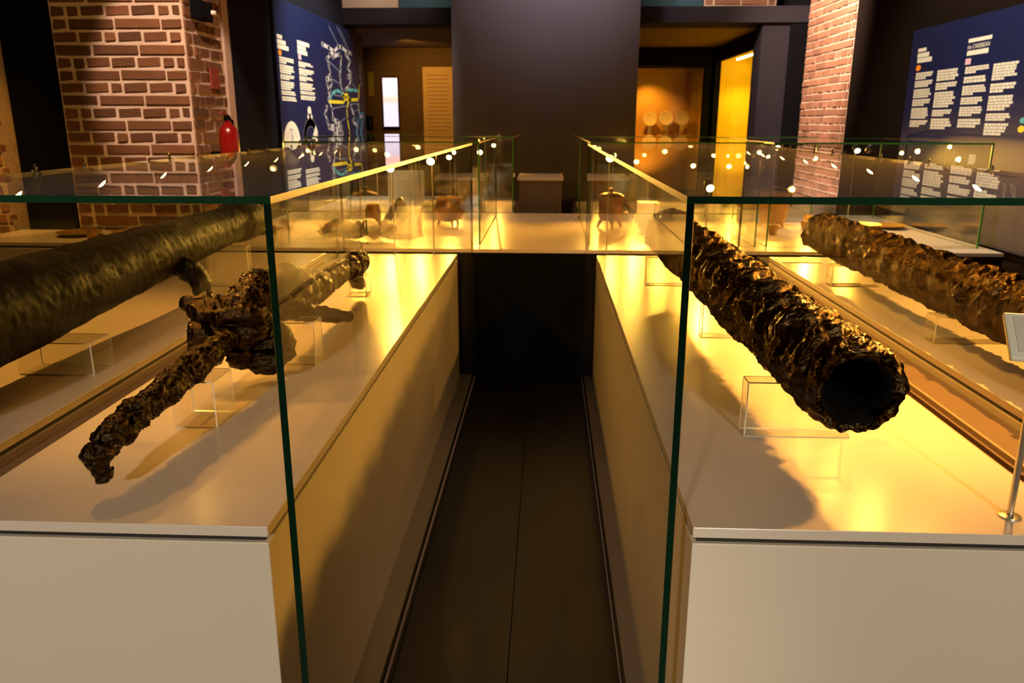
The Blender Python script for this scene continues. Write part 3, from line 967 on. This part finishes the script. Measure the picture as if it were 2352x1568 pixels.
# ------------------------------------------------------------------ blue text panels
DATA = {"L": [[6.84, 7.301, [[2.084, 2.028], [2.022, 1.949], [1.943, 1.899], [1.889, 1.815], [1.81, 1.773], [1.764, 1.724]]], [7.432, 7.905, [[2.082, 2.033], [2.023, 1.963], [1.956, 1.911], [1.901, 1.833], [1.827, 1.796], [1.787, 1.746]]]], "LH": [[6.831, 6.988, [[2.257, 2.226]]], [6.825, 7.074, [[2.218, 2.183]]], [6.829, 7.14, [[2.179, 2.143]]], [7.431, 7.772, [[2.261, 2.227]]], [7.428, 7.652, [[2.221, 2.187]]], [7.424, 7.691, [[2.182, 2.146]]]], "R": [[6.412, 6.119, [[1.913, 1.862], [1.854, 1.806], [1.795, 1.73], [1.722, 1.671], [1.66, 1.581], [1.571, 1.52]]], [6.068, 5.759, [[1.912, 1.836], [1.825, 1.775], [1.763, 1.655], [1.642, 1.595], [1.582, 1.506]]], [5.677, 5.377, [[1.909, 1.864], [1.846, 1.804], [1.789, 1.727], [1.715, 1.668], [1.655, 1.593], [1.578, 1.52]]], [5.33, 5.047, [[1.907, 1.805], [1.788, 1.731], [1.715, 1.624], [1.609, 1.563], [1.55, 1.475]]]], "RH": [[6.428, 6.293, [[2.087, 2.062]]], [6.427, 6.239, [[2.053, 2.021]]], [6.421, 6.186, [[2.017, 1.984]]], [5.688, 5.399, [[2.085, 2.061]]], [5.691, 5.414, [[2.049, 2.02]]], [5.686, 5.419, [[2.01, 1.98]]]], "RS": [[5.461, 5.361, [[1.352, 1.288]]]], "grey": [[[8.268, 2.3], [8.499, 2.285], [8.701, 2.266], [8.887, 2.329], [9.022, 2.336], [9.295, 2.303], [9.442, 2.304]], [[8.701, 2.266], [8.525, 2.221], [8.414, 2.172], [8.46, 2.114], [8.487, 2.054], [8.432, 1.989], [8.36, 1.935], [8.401, 1.854], [8.428, 1.793]], [[8.646, 2.21], [8.915, 2.257], [8.975, 2.224], [8.936, 2.113], [8.887, 2.035], [8.911, 1.938], [8.965, 1.874]], [[9.193, 2.273], [9.374, 2.22], [9.257, 2.133], [9.393, 2.085], [9.237, 2.042], [9.381, 2.027], [9.263, 1.942], [9.11, 1.902]], [[8.349, 1.975], [8.475, 2.002], [8.523, 1.942], [8.447, 1.876], [8.383, 1.771]], [[8.286, 1.696], [8.213, 1.633], [8.275, 1.562], [8.321, 1.499], [8.563, 1.465], [8.835, 1.496]], [[8.385, 1.781], [8.484, 1.679], [8.507, 1.594], [8.664, 1.53], [8.835, 1.496], [8.732, 1.441], [8.513, 1.433], [8.454, 1.359]], [[8.505, 1.583], [8.671, 1.562], [8.797, 1.529]], [[8.364, 1.509], [8.575, 1.519], [8.74, 1.474]], [[9.314, 1.726], [9.441, 1.611], [9.379, 1.563], [9.575, 1.503]], [[9.678, 1.733], [9.709, 1.624], [9.872, 1.613]], [[9.891, 2.209], [9.817, 2.12], [9.874, 2.004]], [[8.496, 1.358], [8.474, 1.261], [8.3, 1.225], [8.448, 1.143], [8.554, 1.039]], [[8.868, 1.44], [8.899, 1.372]], [[8.664, 1.53], [8.594, 1.41], [8.715, 1.364]]], "thin": [[[8.547, 2.498], [8.891, 2.345]], [[8.867, 2.533], [9.256, 2.345]], [[8.975, 2.523], [9.394, 2.311]], [[8.393, 2.171], [8.917, 2.069]], [[8.473, 1.991], [8.935, 1.944]], [[9.421, 1.983], [9.616, 1.933]], [[8.529, 1.69], [9.072, 1.727]], [[8.757, 1.551], [9.043, 1.597]], [[8.56, 1.828], [8.954, 1.824]], [[9.319, 1.749], [9.741, 1.77]], [[9.349, 1.657], [9.67, 1.696]]], "yellow": [[[8.399, 1.755], [8.986, 1.762], [9.09, 1.812], [8.956, 1.835], [9.194, 1.848], [9.23, 1.793], [9.113, 1.699], [9.112, 1.586], [9.181, 1.459], [9.15, 1.32]], [[9.255, 1.793], [9.695, 1.811], [9.785, 1.976]], [[9.088, 1.8], [9.33, 1.795]]], "teal": [[[8.446, 1.783], [8.52, 1.837], [8.698, 1.875], [8.873, 1.871], [8.934, 1.84]], [[9.206, 1.9], [9.455, 1.909], [9.716, 1.907]]], "blue": [[[9.498, 1.396], [9.652, 1.612], [9.932, 1.626]], [[9.713, 1.393], [9.87, 1.601]]]}


class Print:
    """flat print lying on a wall panel; points are (along the wall y, height z)"""
    def __init__(self, xf, sgn):
        self.x, self.s = xf, sgn

    def rect(self, mb, y0, y1, z0, z1, lift=.0012):
        X = self.x + self.s * lift
        mb.quad([(X, y0, z0), (X, y1, z0), (X, y1, z1), (X, y0, z1)])

    def ribbon(self, mb, pts, wd, lift=.0012):
        X = self.x + self.s * lift
        for (a0, b0), (a1, b1) in zip(pts, pts[1:]):
            d = math.hypot(a1 - a0, b1 - b0) or 1e-6
            nx, nz = -(b1 - b0) / d * wd / 2, (a1 - a0) / d * wd / 2
            ex, ez = (a1 - a0) / d * wd * .3, (b1 - b0) / d * wd * .3
            mb.quad([(X, a0 + nx - ex, b0 + nz - ez), (X, a0 - nx - ex, b0 - nz - ez), (X, a1 - nx + ex, b1 - nz + ez), (X, a1 + nx + ex, b1 + nz + ez)])

    def disc(self, mb, y, z, ry, rz, n=22, lift=.0012):
        X = self.x + self.s * lift
        mb.quad([(X, y + ry * math.cos(2 * math.pi * k / n), z + rz * math.sin(2 * math.pi * k / n)) for k in range(n)])

    def text(self, mb, col, lh, ragged=.22, seed=0, fill=.80):
        rn = random.Random(seed)
        yl, yr, paras = col
        for zt, zb in paras:
            n = max(1, round((zt - zb) / lh))
            step = (zt - zb) / n
            for i in range(n):
                end = 1 - (rn.uniform(0, ragged) if i < n - 1 else rn.uniform(.1, .6) if n > 2 else rn.uniform(0, .15))
                y, p = 0.0, zt - i * step
                while y < end:
                    w = min(rn.uniform(.06, .17), end - y)
                    self.rect(mb, yl + (yr - yl) * y, yl + (yr - yl) * (y + w), p - step * fill, p)
                    y += w + .014


# left panel
r = thing('map_panel', (-2.28, 8.45, .8), 'large dark blue panel with pale text and ship drawing, left wall', 'panel', 'blue text panels on the walls')
MB().box(-2.299, -2.265, 6.84, 10.05, .8, 2.55).build('panel_board', 'panel_blue', r, bevel=.003)
pl = Print(-2.265, 1)
for i, c in enumerate(DATA['L']):
    mb = MB()
    c = (c[0] + .06 * (i == 0), c[1], c[2])
    pl.text(mb, c, .0165, .2, i + 1, .78)
    mb.build('text_column', 'text', r)
for i, c in enumerate(DATA['LH']):
    mb = MB()
    pl.rect(mb, c[0] + .05 * (i < 3), c[1] + .03, c[2][0][1], c[2][0][0])
    mb.build('heading_line', 'text', r)
mb = MB()
pl.disc(mb, 6.93, 2.113, .045, .024)
mb.build('orange_dot', 'orange_print', r)
mb = MB()
pl.rect(mb, 7.44, 7.52, 2.098, 2.140)
mb.build('pink_mark', 'pink_print', r)
for i, q in enumerate(DATA['grey']):
    mb = MB()
    pl.ribbon(mb, [tuple(z) for z in q], .038, .0012 + i * .0001)
    for y, z in q:
        pl.disc(mb, y, z, .038, .026, 12, .0012 + i * .0001)
    mb.build('ship_stroke', 'grey_print', r)
mb = MB()
for q in DATA['thin']:
    pl.ribbon(mb, [tuple(z) for z in q], .016, .0009)
mb.build('rigging_drawing', 'thin_print', r)
for k, m_name, nm, wd in (('yellow', 'yellow_print', 'yellow_line', .034), ('teal', 'teal_print', 'teal_line', .034), ('blue', 'blue_print', 'blue_patch', .09)):
    mb = MB()
    for q in DATA[k]:
        pl.ribbon(mb, [tuple(z) for z in q], wd, .002)
    mb.build(nm, m_name, r)
mb = MB()
pl.disc(mb, 7.105, 1.36, .235, .20, 36)
mb.build('dial_drawing', 'text', r)
mb = MB()
for k in range(9):
    a = math.pi * (k + .5) / 9
    pl.disc(mb, 7.105 + math.cos(a) * .15, 1.36 + math.sin(a) * .13, .018, .012, 10, .002)
pl.disc(mb, 7.105, 1.42, .05, .03, 14, .002)
pl.disc(mb, 7.09, 1.47, .02, .03, 10, .002)
mb.build('dial_marks', 'grey_print', r)
mb = MB()
pl.ribbon(mb, [(7.68 + math.cos(a) * .215, 1.36 + math.sin(a) * .19) for a in [math.pi * 2 * k / 36 for k in range(37)]], .075)
pl.ribbon(mb, [(7.69, 1.55), (7.68, 1.60)], .06)
pl.disc(mb, 7.68, 1.60, .085, .03, 16)
pl.disc(mb, 7.675, 1.65, .06, .045, 16)
pl.ribbon(mb, [(7.86, 1.47), (7.72, 1.36), (7.60, 1.18)], .09, .002)
mb.build('astrolabe_drawing', 'text', r)

# right panel
r = thing('text_panel', (2.78, 5.4, .8), 'large dark blue panel with four columns of pale text, right wall', 'panel', 'blue text panels on the walls')
MB().box(2.765, 2.799, 3.9, 6.55, .8, 2.225).build('panel_board', 'panel_blue', r, bevel=.003)
pr = Print(2.765, -1)
for i, c in enumerate(DATA['R']):
    mb = MB()
    pr.text(mb, c, .0175, .14, i + 11, .86)
    mb.build('text_column', 'text', r)
for i, c in enumerate(DATA['RH']):
    if i == 4:
        cu = bpy.data.curves.new('heading_line', 'FONT')
        cu.body = 'the CARIBBEAN'
        cu.resolution_u = 3
        to = bpy.data.objects.new('heading_line', cu)
        C.objects.link(to)
        me = bpy.data.meshes.new_from_object(to.evaluated_get(bpy.context.evaluated_depsgraph_get()))
        bpy.data.objects.remove(to)
        xs, ys = [v.co.x for v in me.vertices], [v.co.y for v in me.vertices]
        sx, sz = (c[0] - c[1]) / (max(xs) - min(xs)), (c[2][0][0] - c[2][0][1]) / (max(ys) - min(ys))
        for v in me.vertices:
            v.co = (2.765 - .0012, c[0] - (v.co.x - min(xs)) * sx, c[2][0][1] + (v.co.y - min(ys)) * sz)
        me.materials.clear()
        me.materials.append(MATS['text'])
        o = bpy.data.objects.new('heading_line', me)
        C.objects.link(o)
        o.parent = r
        o.location = -ROOT[r.name]
        continue
    mb = MB()
    pr.rect(mb, c[0], c[1], c[2][0][1], c[2][0][0])
    mb.build('heading_line', 'text', r)
mb = MB()
pr.text(mb, DATA['RS'][0], .014, .2, 5, .7)
mb.build('caption', 'text', r)
for y0_, y1_, z0_, z1_ in ((5.45, 5.36, 1.262, 1.250), (5.155, 5.06, 1.245, 1.232)):
    mb = MB()
    pr.rect(mb, y0_, y1_, z0_, z1_)
    mb.build('caption_line', 'text', r)
mb = MB()
pr.disc(mb, 6.387, 1.948, .042, .021)
mb.build('orange_dot', 'orange_print', r)
mb = MB()
pr.rect(mb, 5.692, 5.620, 1.924, 1.962)
mb.build('pink_mark', 'pink_print', r)
mb = MB()
pr.disc(mb, 4.917, 1.566, .03, .017)
mb.build('teal_dot', 'teal_print', r)
mb = MB()
pr.disc(mb, 4.918, 1.517, .036, .020)
mb.build('yellow_dot', 'yellow_print', r)
mb = MB()
pr.ribbon(mb, [(5.0, 1.20), (4.97, 1.17), (4.985, 1.11), (5.0, 1.16), (5.0, 1.20)], .008)
pr.ribbon(mb, [(4.93, 1.20), (4.90, 1.15), (4.86, 1.11), (4.88, 1.18), (4.93, 1.20)], .008)
mb.build('outline_drawing', 'text', r)

# ------------------------------------------------------------------ things on the left pillar
e0 = Vector((-2.17, 5.44, 1.05))
t = thing('fire_extinguisher', e0, 'red fire extinguisher hanging on the left brick pillar', 'fire extinguisher')
MB().lathe([(.05, 0), (.064, .012), (.066, .05), (.066, .42), (.058, .455), (.035, .485), (.020, .495), (.020, .515)], 28, e0).build('cylinder', 'red', t, smooth=True)
MB().lathe([(.067, .10), (.0675, .105), (.0675, .125), (.067, .13)], 28, e0).build('band', 'black', t, smooth=True)
MB().lathe([(.024, .512), (.024, .535), (.012, .55)], 16, e0).build('valve', 'black', t, smooth=True)
MB().tube([e0 + Vector((0, .01, .54)), e0 + Vector((0, -.05, .56)), e0 + Vector((.0, -.10, .562))], .009, 8).build('lever', 'red_dark', t, smooth=True)
MB().tube([e0 + Vector((0, .02, .525)), e0 + Vector((.0, .08, .51)), e0 + Vector((.01, .095, .40)), e0 + Vector((.01, .09, .20))], .010, 8).build('hose', 'black', t, smooth=True)
MB().box(-2.30, -2.235, 5.42, 5.46, 1.30, 1.36).build('wall_bracket', 'black', t)
t = thing('fire_sign', (-2.27, 5.565, 1.77), 'small red fire extinguisher sign on the side of the brick pillar', 'sign')
MB().box(-2.288, -2.276, 5.50, 5.63, 1.77, 1.905).build('plate', 'red_dark', t)
t = thing('emergency_lamp', (-2.25, 5.4, 2.19), 'black emergency lamp box high on the brick pillar', 'lamp')
MB().box(-2.288, -2.22, 5.29, 5.49, 2.185, 2.30).build('housing', 'black', t, bevel=.006)
MB().lathe([(.001, .03), (.012, .025), (.016, .0)][::-1], 14, (0, 0, 0)).build('lens_cap', 'white_plastic', t, smooth=True, loc=(.034, .06, .05)).rotation_euler = (0, math.pi / 2, 0)

# ------------------------------------------------------------------ far left niche
t = thing('wall_screen', (-2.31, 11.97, 1.49), 'small upright screen with pinkish picture on the far niche wall', 'screen')
MB().box(-2.44, -2.195, 11.955, 11.999, 1.47, 2.19).build('frame', 'black', t, bevel=.004)
MB().box(-2.425, -2.21, 11.951, 11.9545, 1.49, 2.17).build('display', 'screen', t)
t = thing('exit_sign', (-2.6, 11.98, 1.92), 'narrow dull yellow-green sign on the far niche wall', 'sign')
MB().box(-2.645, -2.56, 11.98, 11.999, 1.92, 2.26).build('plate', 'olive', t)
for i, xx in enumerate((-2.72, -2.63)):
    t = thing('audio_handset', (xx, 11.97, 1.48), ('left', 'right')[i] + ' black handset box on the far niche wall', 'handset', 'handsets on the niche wall')
    MB().box(xx - .035, xx + .035, 11.95, 11.999, 1.46, 1.66 - .02 * i).build('housing', 'black', t, bevel=.006)
    MB().tube([(xx, 11.945, 1.50), (xx, 11.945, 1.62)], .012, 10).build('receiver', 'lamp_body', t, smooth=True)
t = thing('wall_poster', (-1.62, 11.98, 1.2), 'tall amber document panel left of the grey slab', 'poster')
MB().box(-1.84, -1.2, 11.97, 11.999, 1.2, 2.32).build('sheet', 'poster', t)
mb = MB()
rn = random.Random(3)
for k in range(16):
    z = 2.2 - k * .055
    mb.box(-1.78, -1.78 + rn.uniform(.3, .36), 11.9685, 11.9695, z, z + .012)
mb.build('print_lines', 'poster_print', t)
spot('niche_light', (-1.9, 10.6, 2.5), (-1.7, 12, 1.9), 30, AMBER, 90, .9, .05)

# ------------------------------------------------------------------ far right showcases
t = thing('wall_showcase', (1.7, 12.3, 0), 'amber showcase with plates and a row of cups behind the slab', 'showcase')
MB().box(1.0, 2.30, 12.55, 12.6, 0, 2.40).build('back_panel', 'amber_wall', t)
MB().box(1.0, 2.28, 12.0, 12.55, 1.30, 1.36).build('shelf', 'amber_wall', t)
MB().box(.9, 2.40, 11.97, 12.55, 2.335, 2.575).build('header', 'black', t)
MB().box(2.20, 2.30, 11.95, 12.04, 0, 2.34).build('post', 'black', t)
MB().box(2.26, 2.30, 12.04, 12.55, 0, 2.34).build('side_panel', 'amber_wall', t)
pane(t, 1.0, 2.20, 12.0, 12.01, 1.36, 2.335)
for i, (px_, pz) in enumerate(((1.52, 1.60), (1.76, 1.61), (2.0, 1.615))):
    o = thing('plate', (px_, 12.46, pz), ('left', 'middle', 'right')[i] + ' round plate standing in the amber showcase', 'plate', 'plates in the amber showcase')
    b = MB().lathe([(.03, .008), (.05, .008), (.085, .022), (.105, .026), (.108, .022), (.06, 0), (.001, 0)][::-1], 24).build('body', 'ceramic', o, smooth=True, loc=(0, 0, 0))
    b.rotation_euler = (math.radians(78), 0, 0)
    MB().box(px_ - .03, px_ + .03, 12.45, 12.52, 1.36, pz - .09).build('stand', 'steel', o)
for i in range(5):
    cx = 1.69 + i * .088
    lathe_thing('cup', (cx, 12.12, 1.36), [(.018, 0), (.024, .01), (.030, .07), (.027, .07), (.02, .012), (.001, .01)], 'bronze', ('first', 'second', 'third', 'fourth', 'fifth')[i] + ' from the left of the small dark cups in the amber showcase', 'cup', 'cups in the amber showcase', 16)
spot('showcase_light', (1.35, 12.15, 2.30), (1.6, 12.5, 1.3), 17, AMBER, 90, .9, .02)

t = thing('wall_showcase', (2.65, 10.8, 0), 'bright yellow showcase with a strip of lamps along its top', 'showcase')
MB().box(2.86, 2.9, 9.72, 11.95, 0, 2.5).build('back_panel', 'yellow_wall', t)
MB().box(2.42, 2.86, 9.72, 9.74, 0, 2.5).build('side_panel', 'yellow_wall', t)
MB().box(2.42, 2.86, 11.93, 11.95, 0, 2.5).build('side_panel', 'yellow_wall', t)
MB().box(2.42, 2.86, 9.74, 11.93, 1.22, 1.27).build('shelf', 'yellow_wall', t)
MB().box(2.38, 2.43, 9.72, 11.95, 2.385, 2.58).build('header', 'black', t)
MB().box(2.43, 2.86, 9.72, 11.95, 2.50, 2.52).build('top_panel', 'yellow_wall', t)
MB().box(2.34, 2.42, 11.90, 11.98, 0, 2.58).build('post', 'black', t)
pane(t, 2.41, 2.42, 9.74, 11.9, 1.27, 2.40)
for k in range(7):
    y = 9.95 + k * .27
    MB().box(2.60, 2.63, y, y + .22, 2.392, 2.410).build('led_segment', 'led', t)
for k in range(3):
    y = 10.1 + k * .7
    spot('showcase_light', (2.6, y, 2.35), (2.75, y, 1.3), 22, (1.0, .70, .10), 120, .9, .03)
for i, (y, z) in enumerate(((11.5, 1.27), (11.1, 1.27), (10.35, 1.27))):
    lathe_thing('bowl', (2.66, y, z), [(a * 1.5, b * 1.5) for a, b in BOWL], 'ceramic', ('far', 'middle', 'near')[i] + ' pale bowl on the shelf of the yellow showcase', 'bowl', 'bowls in the yellow showcase')
t = thing('plate', (2.80, 11.45, 1.62), 'pale round plate hung at the back of the yellow showcase', 'plate')
b = MB().lathe([(.03, .008), (.085, .022), (.105, .026), (.108, .022), (.06, 0), (.001, 0)][::-1], 24).build('body', 'ceramic', t, smooth=True, loc=(0.04, 0, 0))
b.rotation_euler = (0, math.radians(-80), 0)
